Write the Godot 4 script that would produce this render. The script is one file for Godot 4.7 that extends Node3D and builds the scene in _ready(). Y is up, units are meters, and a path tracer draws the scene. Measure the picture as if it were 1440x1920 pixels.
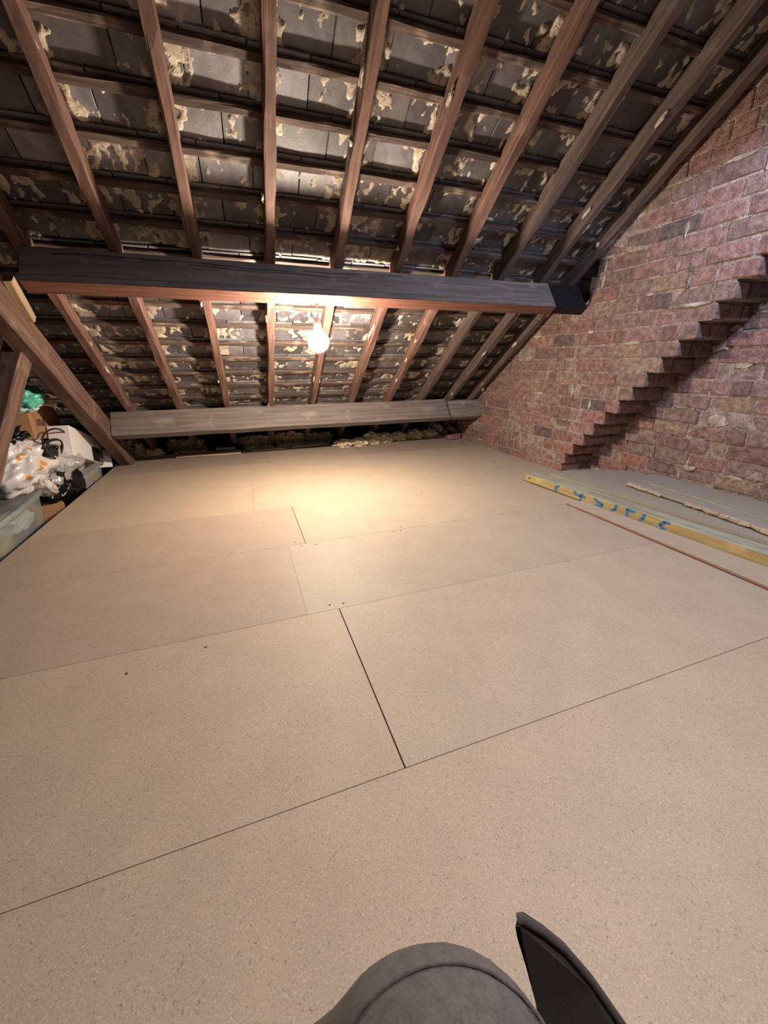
extends Node3D
# An attic under a slated roof. Lengths below are in units of the camera's height (S metres) above the boarded floor.
# x runs along the purlins, y up, -z towards the eaves; the roof falls away from the camera.
const S := 0.82
const SLOPE := 0.74
const UP_SLOPE := Vector3(0, 0.595, 0.804)     # up the roof
const INWARD := Vector3(0, -0.804, 0.595)      # from the slates into the room
const RAFTER_UNDER := 3.84                     # y = SLOPE * z + this: undersides of the rafters
const SLATE_UNDER := 3.985                     # the same for the undersides of the slates
const WALL_X := 2.86                           # face of the chimney breast
const RECESS_X := 3.20                         # face of the wall beside it
var rng := RandomNumberGenerator.new()
var M := {}


func _ready() -> void:
	rng.seed = 20
	var cam := Camera3D.new()
	cam.name = "camera"
	cam.fov = 106.3646
	cam.near = 0.02
	cam.transform = Transform3D(cam_basis(), Vector3(0, S, 0))
	add_child(cam)
	cam.current = true
	var env := WorldEnvironment.new()
	env.name = "world"
	var e := Environment.new()
	e.background_mode = Environment.BG_COLOR
	e.background_color = Color(0.01, 0.01, 0.012)
	e.ambient_light_source = Environment.AMBIENT_SOURCE_DISABLED
	e.tonemap_mode = Environment.TONE_MAPPER_LINEAR
	e.tonemap_exposure = 1.0
	e.sdfgi_enabled = true
	e.ssao_enabled = true
	e.ssil_enabled = true
	env.environment = e
	add_child(env)
	make_materials()
	lamp_bulb("bare glowing bulb hanging on a short flex under the middle of the purlin", Vector3(0.556, 1.147, -2.942), Vector3(0.57, 1.40, -2.925), Color(1.0, 0.92, 0.82), 3.0, 30.0, 0.075)
	shaded_lamp("pendant work lamp with a metal shade, out of the picture above the camera", Vector3(0.7, 1.8, -0.2), 0.5, Color(1.0, 0.945, 0.90), 1.65, 76)
	shaded_lamp("pendant lamp with a cool bulb, out of the picture high by the brick wall", Vector3(2.2, 2.4, -1.0), 0.75, Color(0.80, 0.86, 1.0), 2.6, 82)
	build_floor()
	build_roof()
	build_brick()
	build_shell()
	build_timbers()
	build_loose_wood()
	build_insulation()
	build_clutter()
	build_person()


class Shape:
	var v := PackedVector3Array()
	var n := PackedVector3Array()
	var uv := PackedVector2Array()
	var ix := PackedInt32Array()

	func tri(a: Vector3, b: Vector3, c: Vector3, out: Vector3, ua := Vector2.ZERO, ub := Vector2.ZERO, uc := Vector2.ZERO) -> void:
		var f := (c - a).cross(b - a)
		if f.length_squared() < 1e-16:
			return
		f = f.normalized()
		var k := v.size()
		if f.dot(out) < 0:
			f = -f
			v.append_array([a, c, b])
			uv.append_array([ua, uc, ub])
		else:
			v.append_array([a, b, c])
			uv.append_array([ua, ub, uc])
		n.append_array([f, f, f])
		ix.append_array([k, k + 1, k + 2])

	func quad(a: Vector3, b: Vector3, c: Vector3, d: Vector3, out: Vector3) -> void:
		var w := (b - a).length()
		var h := (d - a).length()
		tri(a, b, c, out, Vector2(0, 0), Vector2(w, 0), Vector2(w, h))
		tri(a, c, d, out, Vector2(0, 0), Vector2(w, h), Vector2(0, h))

	# a box with cut edges; x, y, z are its half axes
	func box(at: Vector3, x: Vector3, y: Vector3, z: Vector3, cut := 0.004, rough := 0.0, r: RandomNumberGenerator = null) -> void:
		var ax := [x, y, z]
		var len := [x.length(), y.length(), z.length()]
		var p := {}
		for i in 8:
			var s := [1 if i & 1 else -1, 1 if i & 2 else -1, 1 if i & 4 else -1]
			var shift := Vector3.ZERO
			if rough > 0:
				shift = Vector3(r.randfn(), r.randfn(), r.randfn()) * rough
			for k in 3:
				var q := at + shift
				for j in 3:
					var part: float = 1.0 if j == k else 1.0 - minf(0.8, cut / len[j])
					q += ax[j] * (s[j] * part)
				p[i * 3 + k] = q
		for k in 3:
			var u := 1 << ((k + 1) % 3)
			var w := 1 << ((k + 2) % 3)
			for s in 2:
				var b: int = (1 << k) * s
				var o: Vector3 = ax[k] * (2 * s - 1)
				quad(p[b * 3 + k], p[(b | u) * 3 + k], p[(b | u | w) * 3 + k], p[(b | w) * 3 + k], o)
		for k in 3:
			var a1 := (k + 1) % 3
			var a2 := (k + 2) % 3
			for s1 in 2:
				for s2 in 2:
					var b: int = (1 << a1) * s1 + (1 << a2) * s2
					var t: int = b | (1 << k)
					quad(p[b * 3 + a1], p[t * 3 + a1], p[t * 3 + a2], p[b * 3 + a2], ax[a1].normalized() * (2 * s1 - 1) + ax[a2].normalized() * (2 * s2 - 1))
		for i in 8:
			tri(p[i * 3], p[i * 3 + 1], p[i * 3 + 2], p[i * 3] - at)

	func smooth_grid(nu: int, nv: int, pts: PackedVector3Array, close_u := false, scale_uv := Vector2.ONE, out_from = null) -> void:
		# pts has nu * nv points; both directions share their vertices
		var k := v.size()
		var nn := PackedVector3Array()
		nn.resize(nu * nv)
		var faces := PackedInt32Array()
		var cols := nu if close_u else nu - 1
		for j in nv - 1:
			for i in cols:
				var i2 := (i + 1) % nu
				var a := j * nu + i
				var b := j * nu + i2
				var c := (j + 1) * nu + i2
				var d := (j + 1) * nu + i
				for t in [[a, b, c], [a, c, d]]:
					var f: Vector3 = (pts[t[2]] - pts[t[0]]).cross(pts[t[1]] - pts[t[0]])
					for q in t:
						nn[q] += f
				faces.append_array([a, b, c, a, c, d])
		var flip := false
		if out_from != null:
			var votes := 0.0
			for i in nu * nv:
				votes += signf(nn[i].dot(pts[i] - out_from))
			flip = votes < 0
		for i in nu * nv:
			v.append(pts[i])
			n.append((-nn[i] if flip else nn[i]).normalized() if nn[i].length_squared() > 1e-20 else Vector3.UP)
			uv.append(Vector2(float(i % nu) / (nu - 1), float(i / nu) / (nv - 1)) * scale_uv)
		for i in range(0, faces.size(), 3):
			if flip:
				ix.append_array([k + faces[i], k + faces[i + 2], k + faces[i + 1]])
			else:
				ix.append_array([k + faces[i], k + faces[i + 1], k + faces[i + 2]])

	func tube(path: PackedVector3Array, radius: float, sides := 8) -> void:
		var pts := PackedVector3Array()
		var up := Vector3(0.13, 0.97, 0.21).normalized()
		for i in path.size():
			var t := (path[mini(i + 1, path.size() - 1)] - path[maxi(i - 1, 0)]).normalized()
			var a := t.cross(up)
			if a.length() < 0.05:
				a = t.cross(Vector3(1, 0, 0))
			a = a.normalized()
			var b := a.cross(t)
			up = b
			for k in sides:
				var th := TAU * k / sides
				pts.append(path[i] + (a * cos(th) + b * sin(th)) * radius)
		smooth_grid(sides, path.size(), pts, true, Vector2(1, 4))

	func lathe(at: Vector3, profile: PackedVector2Array, sides := 24) -> void:
		var pts := PackedVector3Array()
		for q in profile:
			for k in sides:
				var th := TAU * k / sides
				pts.append(at + Vector3(cos(th) * q.x, q.y, sin(th) * q.x))
		smooth_grid(sides, profile.size(), pts, true, Vector2.ONE, at + Vector3(0, (profile[0].y + profile[-1].y) / 2, 0))

	# an uneven rounded lump
	func lump(at: Vector3, x: Vector3, y: Vector3, z: Vector3, noise: FastNoiseLite, amount := 0.25, fine := 0.0, nu := 40, nv := 24, square := 1.0) -> void:
		var pts := PackedVector3Array()
		for j in nv:
			var ph := PI * (j + 0.001) / (nv - 1 + 0.002)
			for i in nu:
				var th := TAU * i / nu
				var d := Vector3(sin(ph) * cos(th), cos(ph), sin(ph) * sin(th))
				var r := 1.0 + amount * noise.get_noise_3dv(d * 1.0 + at * 3.0) + fine * absf(noise.get_noise_3dv(d * 4.0 + at * 5.0))
				if square < 1.0:
					d = Vector3(signf(d.x) * pow(absf(d.x), square), signf(d.y) * pow(absf(d.y), square), signf(d.z) * pow(absf(d.z), square))
				pts.append(at + (x * d.x + y * d.y + z * d.z) * r)
		smooth_grid(nu, nv, pts, true, Vector2(2, 1), at)

	# a flat outline given thickness
	func plate(outline: PackedVector3Array, back: Vector3) -> void:
		var mid := Vector3.ZERO
		for q in outline:
			mid += q / outline.size()
		var nrm := Vector3.ZERO
		for i in outline.size():
			nrm += (outline[i] - mid).cross(outline[(i + 1) % outline.size()] - mid)
		nrm = nrm.normalized()
		var ex := (outline[1] - outline[0]).normalized()
		var ey := nrm.cross(ex)
		var flat := PackedVector2Array()
		for q in outline:
			flat.append(Vector2((q - mid).dot(ex), (q - mid).dot(ey)))
		var t := Geometry2D.triangulate_polygon(flat)
		for i in range(0, t.size(), 3):
			var f := [flat[t[i]], flat[t[i + 1]], flat[t[i + 2]]]
			tri(outline[t[i]], outline[t[i + 1]], outline[t[i + 2]], -back, f[0], f[1], f[2])
			tri(outline[t[i]] + back, outline[t[i + 1]] + back, outline[t[i + 2]] + back, back, f[0], f[1], f[2])
		for i in outline.size():
			var a := outline[i]
			var b := outline[(i + 1) % outline.size()]
			quad(a, b, b + back, a + back, (b - a).cross(nrm))

	func mesh(origin := Vector3.ZERO) -> ArrayMesh:
		var w := PackedVector3Array()
		w.resize(v.size())
		for i in v.size():
			w[i] = v[i] * S - origin
		var a := []
		a.resize(Mesh.ARRAY_MAX)
		a[Mesh.ARRAY_VERTEX] = w
		a[Mesh.ARRAY_NORMAL] = n
		a[Mesh.ARRAY_TEX_UV] = uv
		a[Mesh.ARRAY_INDEX] = ix
		var m := ArrayMesh.new()
		if v.size():
			m.add_surface_from_arrays(Mesh.PRIMITIVE_TRIANGLES, a)
		return m


# ---------------------------------------------------------------- objects
func origin_of(n: Node) -> Vector3:
	var at := Vector3.ZERO
	while n is Node3D and n != self:
		at += n.position
		n = n.get_parent()
	return at


func put(called: String, s: Shape, material: Material, parent: Node = null) -> MeshInstance3D:
	if parent == null:
		parent = self
	var o := MeshInstance3D.new()
	o.name = called
	o.mesh = s.mesh(origin_of(parent))
	o.material_override = material
	parent.add_child(o, true)
	return o


func copy_of(called: String, mesh: Mesh, material: Material, parent: Node, at: Vector3, basis := Basis()) -> MeshInstance3D:
	var o := MeshInstance3D.new()
	o.name = called
	o.mesh = mesh
	o.material_override = material
	o.transform = Transform3D(basis, at * S - origin_of(parent))
	parent.add_child(o, true)
	return o


func thing(called: String, label: String, category: String, base: Vector3, group := "") -> Node3D:
	var o := Node3D.new()
	o.name = called
	o.position = base * S
	add_child(o, true)
	o.set_meta("label", label)
	o.set_meta("category", category)
	if group:
		o.set_meta("group", group)
	return o


func setting(called: String, label: String, base := Vector3.ZERO) -> Node3D:
	var o := Node3D.new()
	o.name = called
	o.position = base * S
	add_child(o, true)
	o.set_meta("kind", "structure")
	o.set_meta("label", label)
	o.set_meta("category", called.split("_")[0])
	return o


func on_roof(x: float, s: float, under := SLATE_UNDER, inward := 0.0) -> Vector3:
	# s is measured up the slope from z = -5
	var z := -5.0 + s * 0.804
	return Vector3(x, SLOPE * z + under, z) + INWARD * inward


func noise(freq: float, seed: int, octaves := 4) -> FastNoiseLite:
	var f := FastNoiseLite.new()
	f.seed = seed
	f.frequency = freq
	f.fractal_octaves = octaves
	f.noise_type = FastNoiseLite.TYPE_SIMPLEX_SMOOTH
	return f


# ---------------------------------------------------------------- textures and materials
func grey(img: Image) -> PackedByteArray:
	var g := img.duplicate() as Image
	g.convert(Image.FORMAT_L8)
	return g.get_data()


func field(freq: float, seed: int, w: int, h: int, octaves := 4) -> PackedByteArray:
	return grey(noise(freq, seed, octaves).get_seamless_image(w, h))


func streaks(seed: int, w: int, h: int, stretch: int, freq: float) -> PackedByteArray:
	var i := noise(freq, seed, 4).get_seamless_image(w / stretch, h)
	i.convert(Image.FORMAT_L8)
	i.resize(w, h, Image.INTERPOLATE_CUBIC)
	return i.get_data()


func from_bytes(b: PackedByteArray, w: int, h: int, format := Image.FORMAT_RGB8) -> ImageTexture:
	var i := Image.create_from_data(w, h, false, format, b)
	return ImageTexture.create_from_image(i)


func lit(color: Color, rough := 0.8, tex: Texture2D = null, tri := 0.0, bump: Texture2D = null, bump_cm := 0.3, world := true) -> StandardMaterial3D:
	var m := StandardMaterial3D.new()
	m.albedo_color = color
	m.roughness = rough
	m.albedo_texture = tex
	if tri > 0:
		m.uv1_triplanar = true
		m.uv1_world_triplanar = world
		m.uv1_scale = Vector3.ONE * tri
		m.uv1_triplanar_sharpness = 4.0
	if bump:
		m.heightmap_enabled = true
		m.heightmap_texture = bump
		m.heightmap_scale = bump_cm
	return m


func mottled(a: Color, b: Color, c: Color, freq: float, seed: int, size := 512, speck := 0.0) -> ImageTexture:
	# a to b with broad noise, c in specks
	var f := field(freq, seed, size, size)
	var g := field(freq * 4.0, seed + 1, size, size, 3)
	var out := PackedByteArray()
	out.resize(size * size * 3)
	for i in size * size:
		var t := clampf((f[i] / 255.0 - 0.5) * 1.7 + 0.5, 0, 1)
		var col := a.lerp(b, t)
		var k := clampf((g[i] / 255.0 - (1.0 - speck)) * 8.0, 0, 1) if speck > 0 else 0.0
		col = col.lerp(c, k)
		var q := 0.88 + 0.24 * g[i] / 255.0
		out[i * 3] = clampi(int(col.r * q * 255), 0, 255)
		out[i * 3 + 1] = clampi(int(col.g * q * 255), 0, 255)
		out[i * 3 + 2] = clampi(int(col.b * q * 255), 0, 255)
	return from_bytes(out, size, size)


func wood(dark: Color, light: Color, smear: Color, share: float, seed: int, w := 1024, h := 256) -> ImageTexture:
	# grain along u; smears of lime or dust on top
	var g := streaks(seed, w, h, 16, 0.03)
	var g2 := streaks(seed + 1, w, h, 32, 0.11)
	var f := field(0.005, seed + 2, w, h, 5)
	var out := PackedByteArray()
	out.resize(w * h * 3)
	for i in w * h:
		var t := clampf(0.65 * g[i] / 255.0 + 0.35 * g2[i] / 255.0, 0, 1)
		var col := dark.lerp(light, clampf((t - 0.5) * 2.0 + 0.5, 0, 1))
		var k := clampf((f[i] / 255.0 * 0.8 + 0.2 * g2[i] / 255.0 - (1.0 - share)) * 2.5, 0, 0.7)
		col = col.lerp(smear, k)
		out[i * 3] = clampi(int(col.r * 255), 0, 255)
		out[i * 3 + 1] = clampi(int(col.g * 255), 0, 255)
		out[i * 3 + 2] = clampi(int(col.b * 255), 0, 255)
	return from_bytes(out, w, h)


func chipboard(seed: int) -> Image:
	var n := 1024
	var f := field(0.004, seed, n, n, 5)
	var g := field(0.22, seed + 1, n, n, 3)
	var out := PackedByteArray()
	out.resize(n * n * 3)
	for i in n * n:
		var t := 0.93 + 0.05 * (f[i] / 255.0 - 0.5) + 0.16 * (g[i] / 255.0 - 0.5)
		out[i * 3] = clampi(int(232 * t), 0, 255)
		out[i * 3 + 1] = clampi(int(228 * t), 0, 255)
		out[i * 3 + 2] = clampi(int(222 * t), 0, 255)
	var img := Image.create_from_data(n, n, false, Image.FORMAT_RGB8, out)
	var r := RandomNumberGenerator.new()
	r.seed = seed
	for k in 60000:
		var x := r.randf() * n
		var y := r.randf() * n
		var a := r.randf() * TAU
		var l := 1 + int(r.randf() * r.randf() * 7)
		var tone := 1.0 + 0.11 * r.randfn()
		if r.randf() < 0.035:
			tone = 0.66
		for q in l:
			var px := posmod(int(x + cos(a) * q), n)
			var py := posmod(int(y + sin(a) * q), n)
			var c := img.get_pixel(px, py)
			img.set_pixel(px, py, Color(clampf(c.r * tone, 0, 1), clampf(c.g * tone * 0.995, 0, 1), clampf(c.b * tone * 0.985, 0, 1)))
	return img


func make_materials() -> void:
	var chip := chipboard(3)
	var chip_tex := ImageTexture.create_from_image(chip)
	for i in 5:
		var c: Color = [Color(0.765, 0.69, 0.615), Color(0.735, 0.68, 0.615), Color(0.76, 0.695, 0.625), Color(0.725, 0.65, 0.59), Color(0.75, 0.69, 0.615)][i]
		M["chip%d" % i] = lit(c, 0.62, chip_tex, 1.0, chip_tex, 0.05)
	M.chip_grey = lit(Color(0.67, 0.64, 0.585), 0.7, chip_tex, 1.0, chip_tex, 0.05)
	M.chip_edge = lit(Color(0.50, 0.38, 0.27), 0.9, chip_tex, 2.0)
	M.chip_raw = lit(Color(0.78, 0.70, 0.61), 0.95, chip_tex, 3.0, chip_tex, 0.5)
	M.rafter = lit(Color.WHITE, 0.8, wood(Color(0.33, 0.23, 0.20), Color(0.455, 0.335, 0.29), Color(0.55, 0.46, 0.41), 0.34, 11))
	M.rafter_grey = lit(Color.WHITE, 0.8, wood(Color(0.28, 0.225, 0.21), Color(0.39, 0.325, 0.30), Color(0.48, 0.43, 0.40), 0.34, 17))
	M.purlin = lit(Color.WHITE, 0.75, wood(Color(0.40, 0.36, 0.325), Color(0.53, 0.485, 0.44), Color(0.60, 0.555, 0.51), 0.36, 23))
	M.purlin_edge = lit(Color.WHITE, 0.75, wood(Color(0.38, 0.23, 0.18), Color(0.50, 0.32, 0.25), Color(0.50, 0.38, 0.32), 0.30, 24))
	M.plate = lit(Color.WHITE, 0.85, wood(Color(0.37, 0.33, 0.31), Color(0.45, 0.41, 0.38), Color(0.58, 0.53, 0.47), 0.36, 29))
	M.batten = lit(Color.WHITE, 0.9, wood(Color(0.22, 0.175, 0.16), Color(0.36, 0.295, 0.265), Color(0.66, 0.59, 0.52), 0.44, 31))
	M.strut = lit(Color.WHITE, 0.85, wood(Color(0.30, 0.215, 0.18), Color(0.43, 0.32, 0.27), Color(0.50, 0.43, 0.38), 0.34, 37))
	M.pale_wood = lit(Color.WHITE, 0.85, wood(Color(0.55, 0.46, 0.38), Color(0.68, 0.58, 0.48), Color(0.74, 0.68, 0.6), 0.4, 41))
	M.treated = lit(Color.WHITE, 0.75, wood(Color(0.57, 0.49, 0.32), Color(0.67, 0.59, 0.41), Color(0.80, 0.70, 0.46), 0.4, 43))
	M.treated_top = lit(Color.WHITE, 0.8, wood(Color(0.50, 0.48, 0.40), Color(0.62, 0.61, 0.54), Color(0.66, 0.67, 0.62), 0.42, 47))
	var rough := mottled(Color(0.5, 0.5, 0.5), Color.WHITE, Color(0.1, 0.1, 0.1), 0.02, 61, 512, 0.3)
	var slate_tex := mottled(Color(0.74, 0.72, 0.72), Color(0.98, 0.97, 0.97), Color(0.80, 0.72, 0.64), 0.006, 51, 512, 0.18)
	for i in 6:
		var c: Color = [Color(0.36, 0.35, 0.365), Color(0.40, 0.395, 0.41), Color(0.45, 0.445, 0.465), Color(0.51, 0.505, 0.53), Color(0.32, 0.305, 0.315), Color(0.38, 0.365, 0.37)][i]
		M["slate%d" % i] = lit(c, 0.47, slate_tex, 1.6, rough, 0.05)
	var brick_tex := mottled(Color(0.76, 0.74, 0.74), Color.WHITE, Color(0.66, 0.60, 0.58), 0.012, 71, 512, 0.28)
	for i in 9:
		var c: Color = [Color(0.57, 0.425, 0.395), Color(0.60, 0.455, 0.43), Color(0.54, 0.415, 0.39), Color(0.62, 0.485, 0.46), Color(0.64, 0.46, 0.40), Color(0.51, 0.415, 0.395), Color(0.57, 0.47, 0.44), Color(0.44, 0.38, 0.37), Color(0.62, 0.52, 0.45)][i]
		M["brick%d" % i] = lit(c, 0.9, brick_tex, 3.0, rough, 0.6)
	M.brick_mortar = lit(Color(0.64, 0.57, 0.53), 0.95, brick_tex, 2.0, rough, 1.0)
	var lime := mottled(Color(0.62, 0.575, 0.52), Color(0.82, 0.775, 0.71), Color(0.42, 0.36, 0.32), 0.012, 81, 512, 0.30)
	M.lime = lit(Color(0.92, 0.91, 0.90), 0.95, lime, 1.6, rough, 0.3)
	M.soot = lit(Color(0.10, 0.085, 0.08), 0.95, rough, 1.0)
	M.insulation = lit(Color.WHITE, 1.0, mottled(Color(0.80, 0.72, 0.56), Color(0.95, 0.89, 0.76), Color(0.66, 0.56, 0.43), 0.03, 91, 256, 0.3), 3.0, rough, 2.0)
	M.blue_paint = lit(Color(0.22, 0.43, 0.60), 0.8)
	M.rust = lit(Color(0.50, 0.32, 0.24), 0.8)
	M.card = lit(Color(0.70, 0.53, 0.38), 0.85, chip_tex, 2.0)
	M.tape = lit(Color(0.56, 0.41, 0.28), 0.5)
	M.ink = lit(Color(0.07, 0.06, 0.06), 0.8)
	M.white_card = lit(Color(0.84, 0.81, 0.79), 0.7)
	M.black_card = lit(Color(0.07, 0.085, 0.08), 0.5)
	M.photo_print = lit(Color(0.42, 0.26, 0.24), 0.5)
	M.black_bag = lit(Color(0.05, 0.047, 0.05), 0.22)
	M.green_bag = lit(Color(0.34, 0.66, 0.56), 0.3)
	M.green_bag.backlight_enabled = true
	M.green_bag.backlight = Color(0.3, 0.3, 0.3)
	M.blue_white = lit(Color(0.76, 0.83, 0.86), 0.35)
	var print_img := Image.create_empty(256, 128, false, Image.FORMAT_RGB8)
	print_img.fill(Color(0.78, 0.755, 0.735))
	var pr := RandomNumberGenerator.new()
	pr.seed = 5
	for k in 26:
		var cx := pr.randi_range(6, 249)
		var cy := 22 + (k * 31) % 88
		var rx := pr.randf_range(4, 7)
		var ry := pr.randf_range(3.5, 6.5)
		for y in range(-8, 9):
			for x in range(-10, 11):
				var q := Vector2(x / rx, y / ry).length() + 0.25 * sin(x * 1.7 + y * 1.1)
				if q < 1.0:
					print_img.set_pixel(posmod(cx + x, 256), clampi(cy + y, 0, 127), Color(0.80, 0.50, 0.20))
	M.printed_bag = lit(Color.WHITE, 0.3, ImageTexture.create_from_image(print_img))
	M.printed_bag.backlight_enabled = true
	M.printed_bag.backlight = Color(0.25, 0.25, 0.25)
	M.clear = lit(Color(0.80, 0.79, 0.77, 0.42), 0.12)
	M.clear.transparency = BaseMaterial3D.TRANSPARENCY_ALPHA
	M.milky = lit(Color(0.66, 0.68, 0.66, 0.42), 0.3)
	M.milky.transparency = BaseMaterial3D.TRANSPARENCY_ALPHA
	M.contents = [lit(Color(0.30, 0.27, 0.33), 0.7), lit(Color(0.58, 0.45, 0.20), 0.6), lit(Color(0.36, 0.38, 0.55), 0.6), lit(Color(0.72, 0.66, 0.30), 0.6), lit(Color(0.66, 0.58, 0.64), 0.7), lit(Color(0.30, 0.17, 0.16), 0.7), lit(Color(0.75, 0.74, 0.72), 0.6)]
	var weave := mottled(Color(0.86, 0.86, 0.86), Color.WHITE, Color(0.74, 0.74, 0.74), 0.03, 131, 512, 0.2)
	M.trousers = lit(Color(0.315, 0.29, 0.285), 0.9, weave, 4.0, weave, 0.08)
	M.stitch = lit(Color(0.22, 0.20, 0.20), 0.9)
	M.felt = lit(Color(0.115, 0.10, 0.105), 1.0, weave, 6.0, weave, 0.1)
	M.felt_edge = lit(Color(0.25, 0.225, 0.225), 1.0, weave, 8.0, weave, 0.15)
	M.boot = lit(Color(0.12, 0.10, 0.09), 0.7)
	M.wire = lit(Color(0.10, 0.075, 0.07), 0.6)
	M.holder = lit(Color(0.86, 0.84, 0.80), 0.5)


# ---------------------------------------------------------------- lamps
func lamp_bulb(label: String, at: Vector3, top: Vector3, color: Color, energy: float, glow: float, radius: float) -> void:
	# a bare bulb on a short flex; at is the middle of the glass
	var t := thing("light_bulb", label, "light bulb", at)
	var glass := StandardMaterial3D.new()
	glass.albedo_color = Color(0.95, 0.93, 0.88)
	glass.emission_enabled = true
	glass.emission = color.lerp(Color.WHITE, 0.5)
	glass.emission_energy_multiplier = glow
	var s := Shape.new()
	var pr := PackedVector2Array()
	for i in 17:
		var a := -PI / 2 + PI * 0.86 * i / 16
		pr.append(Vector2(maxf(0.0004, cos(a) * radius), sin(a) * radius))
	pr.append(Vector2(radius * 0.36, radius * 1.18))
	s.lathe(at, pr)
	put("bulb", s, glass, t)
	s = Shape.new()
	s.lathe(at, PackedVector2Array([Vector2(0.0005, radius * 1.12), Vector2(0.024, radius * 1.12), Vector2(0.026, radius * 1.5), Vector2(0.02, radius * 1.95), Vector2(0.006, radius * 2.1), Vector2(0.0005, radius * 2.1)]), 16)
	put("lamp_holder", s, M.holder, t)
	s = Shape.new()
	var path := PackedVector3Array()
	for i in 9:
		path.append((at + Vector3(0, radius * 2.05, 0)).lerp(top, i / 8.0) + Vector3(0.008 * sin(i * 0.8), 0, 0))
	s.tube(path, 0.005, 6)
	put("flex", s, M.holder, t)
	var l := OmniLight3D.new()
	l.name = "bulb_light"
	l.light_color = color
	l.light_energy = energy
	l.light_size = 0.03
	l.omni_range = 14
	l.omni_attenuation = 2
	l.shadow_enabled = true
	t.add_child(l)


func shaded_lamp(label: String, at: Vector3, top: float, color: Color, energy: float, angle: float) -> void:
	var t := thing("pendant_lamp", label, "lamp", at)
	var s := Shape.new()
	s.lathe(at, PackedVector2Array([Vector2(0.15, -0.02), Vector2(0.152, -0.02), Vector2(0.13, 0.05), Vector2(0.05, 0.10), Vector2(0.03, 0.15), Vector2(0.0005, 0.16)]), 32)
	s.lathe(at, PackedVector2Array([Vector2(0.15, -0.02), Vector2(0.127, 0.047), Vector2(0.048, 0.096), Vector2(0.0005, 0.10)]), 32)
	put("shade", s, M.holder, t)
	var glass := StandardMaterial3D.new()
	glass.albedo_color = Color(0.95, 0.93, 0.9)
	glass.emission_enabled = true
	glass.emission = color.lerp(Color.WHITE, 0.5)
	glass.emission_energy_multiplier = 6.0
	s = Shape.new()
	s.lathe(at, PackedVector2Array([Vector2(0.0005, -0.005), Vector2(0.03, 0.0), Vector2(0.045, 0.03), Vector2(0.03, 0.07), Vector2(0.0005, 0.085)]), 20)
	put("bulb", s, glass, t)
	s = Shape.new()
	s.tube(PackedVector3Array([at + Vector3(0, 0.15, 0), at + Vector3(0, top * 0.6, 0), at + Vector3(0, top, 0)]), 0.005, 6)
	put("flex", s, M.holder, t)
	var l := SpotLight3D.new()
	l.name = "lamp_light"
	l.position = Vector3(0, -0.03, 0) * S
	l.rotation = Vector3(-PI / 2, 0, 0)
	l.light_color = color
	l.light_energy = energy
	l.light_size = 0.06
	l.spot_range = 14
	l.spot_angle = angle
	l.spot_angle_attenuation = 0.2
	l.spot_attenuation = 2
	l.shadow_enabled = true
	t.add_child(l)


# ---------------------------------------------------------------- the setting
func beam(called: String, a: Vector3, b: Vector3, side: Vector3, deep: Vector3, material: Material, parent: Node, wear := 0.004, pieces := 14, edge := 0.008, seed := 1) -> MeshInstance3D:
	# a timber from a to b; side and deep are half its width and half its depth; worn edges
	var f := noise(2.0, seed, 3)
	var s := Shape.new()
	var e := edge
	var sl := side.length()
	var dl := deep.length()
	var ring := [Vector2(1, 1 - e / dl), Vector2(1, -1 + e / dl), Vector2(1 - e / sl, -1), Vector2(-1 + e / sl, -1), Vector2(-1, -1 + e / dl), Vector2(-1, 1 - e / dl), Vector2(-1 + e / sl, 1), Vector2(1 - e / sl, 1)]
	var rows := []
	var total := (b - a).length()
	for i in pieces + 1:
		var t := float(i) / pieces
		var row := PackedVector3Array()
		for k in 8:
			var q: Vector2 = ring[k]
			var at := a.lerp(b, t) + side * q.x + deep * q.y
			at += (side / sl) * f.get_noise_3d(t * total, k * 3.0, 0) * wear + (deep / dl) * f.get_noise_3d(t * total, k * 3.0, 50) * wear
			row.append(at)
		rows.append(row)
	var per := 0.0
	for k in 8:
		var k2 := (k + 1) % 8
		var w: float = (rows[0][k2] - rows[0][k]).length()
		for i in pieces:
			var p: Vector3 = rows[i][k]
			var q: Vector3 = rows[i + 1][k]
			var r: Vector3 = rows[i + 1][k2]
			var u: Vector3 = rows[i][k2]
			var out := (p + r) / 2 - a.lerp(b, (i + 0.5) / pieces)
			var u0 := total * i / pieces * 0.7
			var u1 := total * (i + 1) / pieces * 0.7
			var off := seed * 0.37
			s.tri(p, q, r, out, Vector2(u0 + off, per * 3.0 + off), Vector2(u1 + off, per * 3.0 + off), Vector2(u1 + off, (per + w) * 3.0 + off))
			s.tri(p, r, u, out, Vector2(u0 + off, per * 3.0 + off), Vector2(u1 + off, (per + w) * 3.0 + off), Vector2(u0 + off, (per + w) * 3.0 + off))
		per += w
	for end in 2:
		var row: PackedVector3Array = rows[end * pieces]
		var mid := b if end else a
		for k in 8:
			s.tri(mid, row[k], row[(k + 1) % 8], (b - a) * (2 * end - 1), Vector2(0.1, 0.1), Vector2(0.12, 0.1), Vector2(0.12, 0.12))
	return put(called, s, material, parent)


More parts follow.
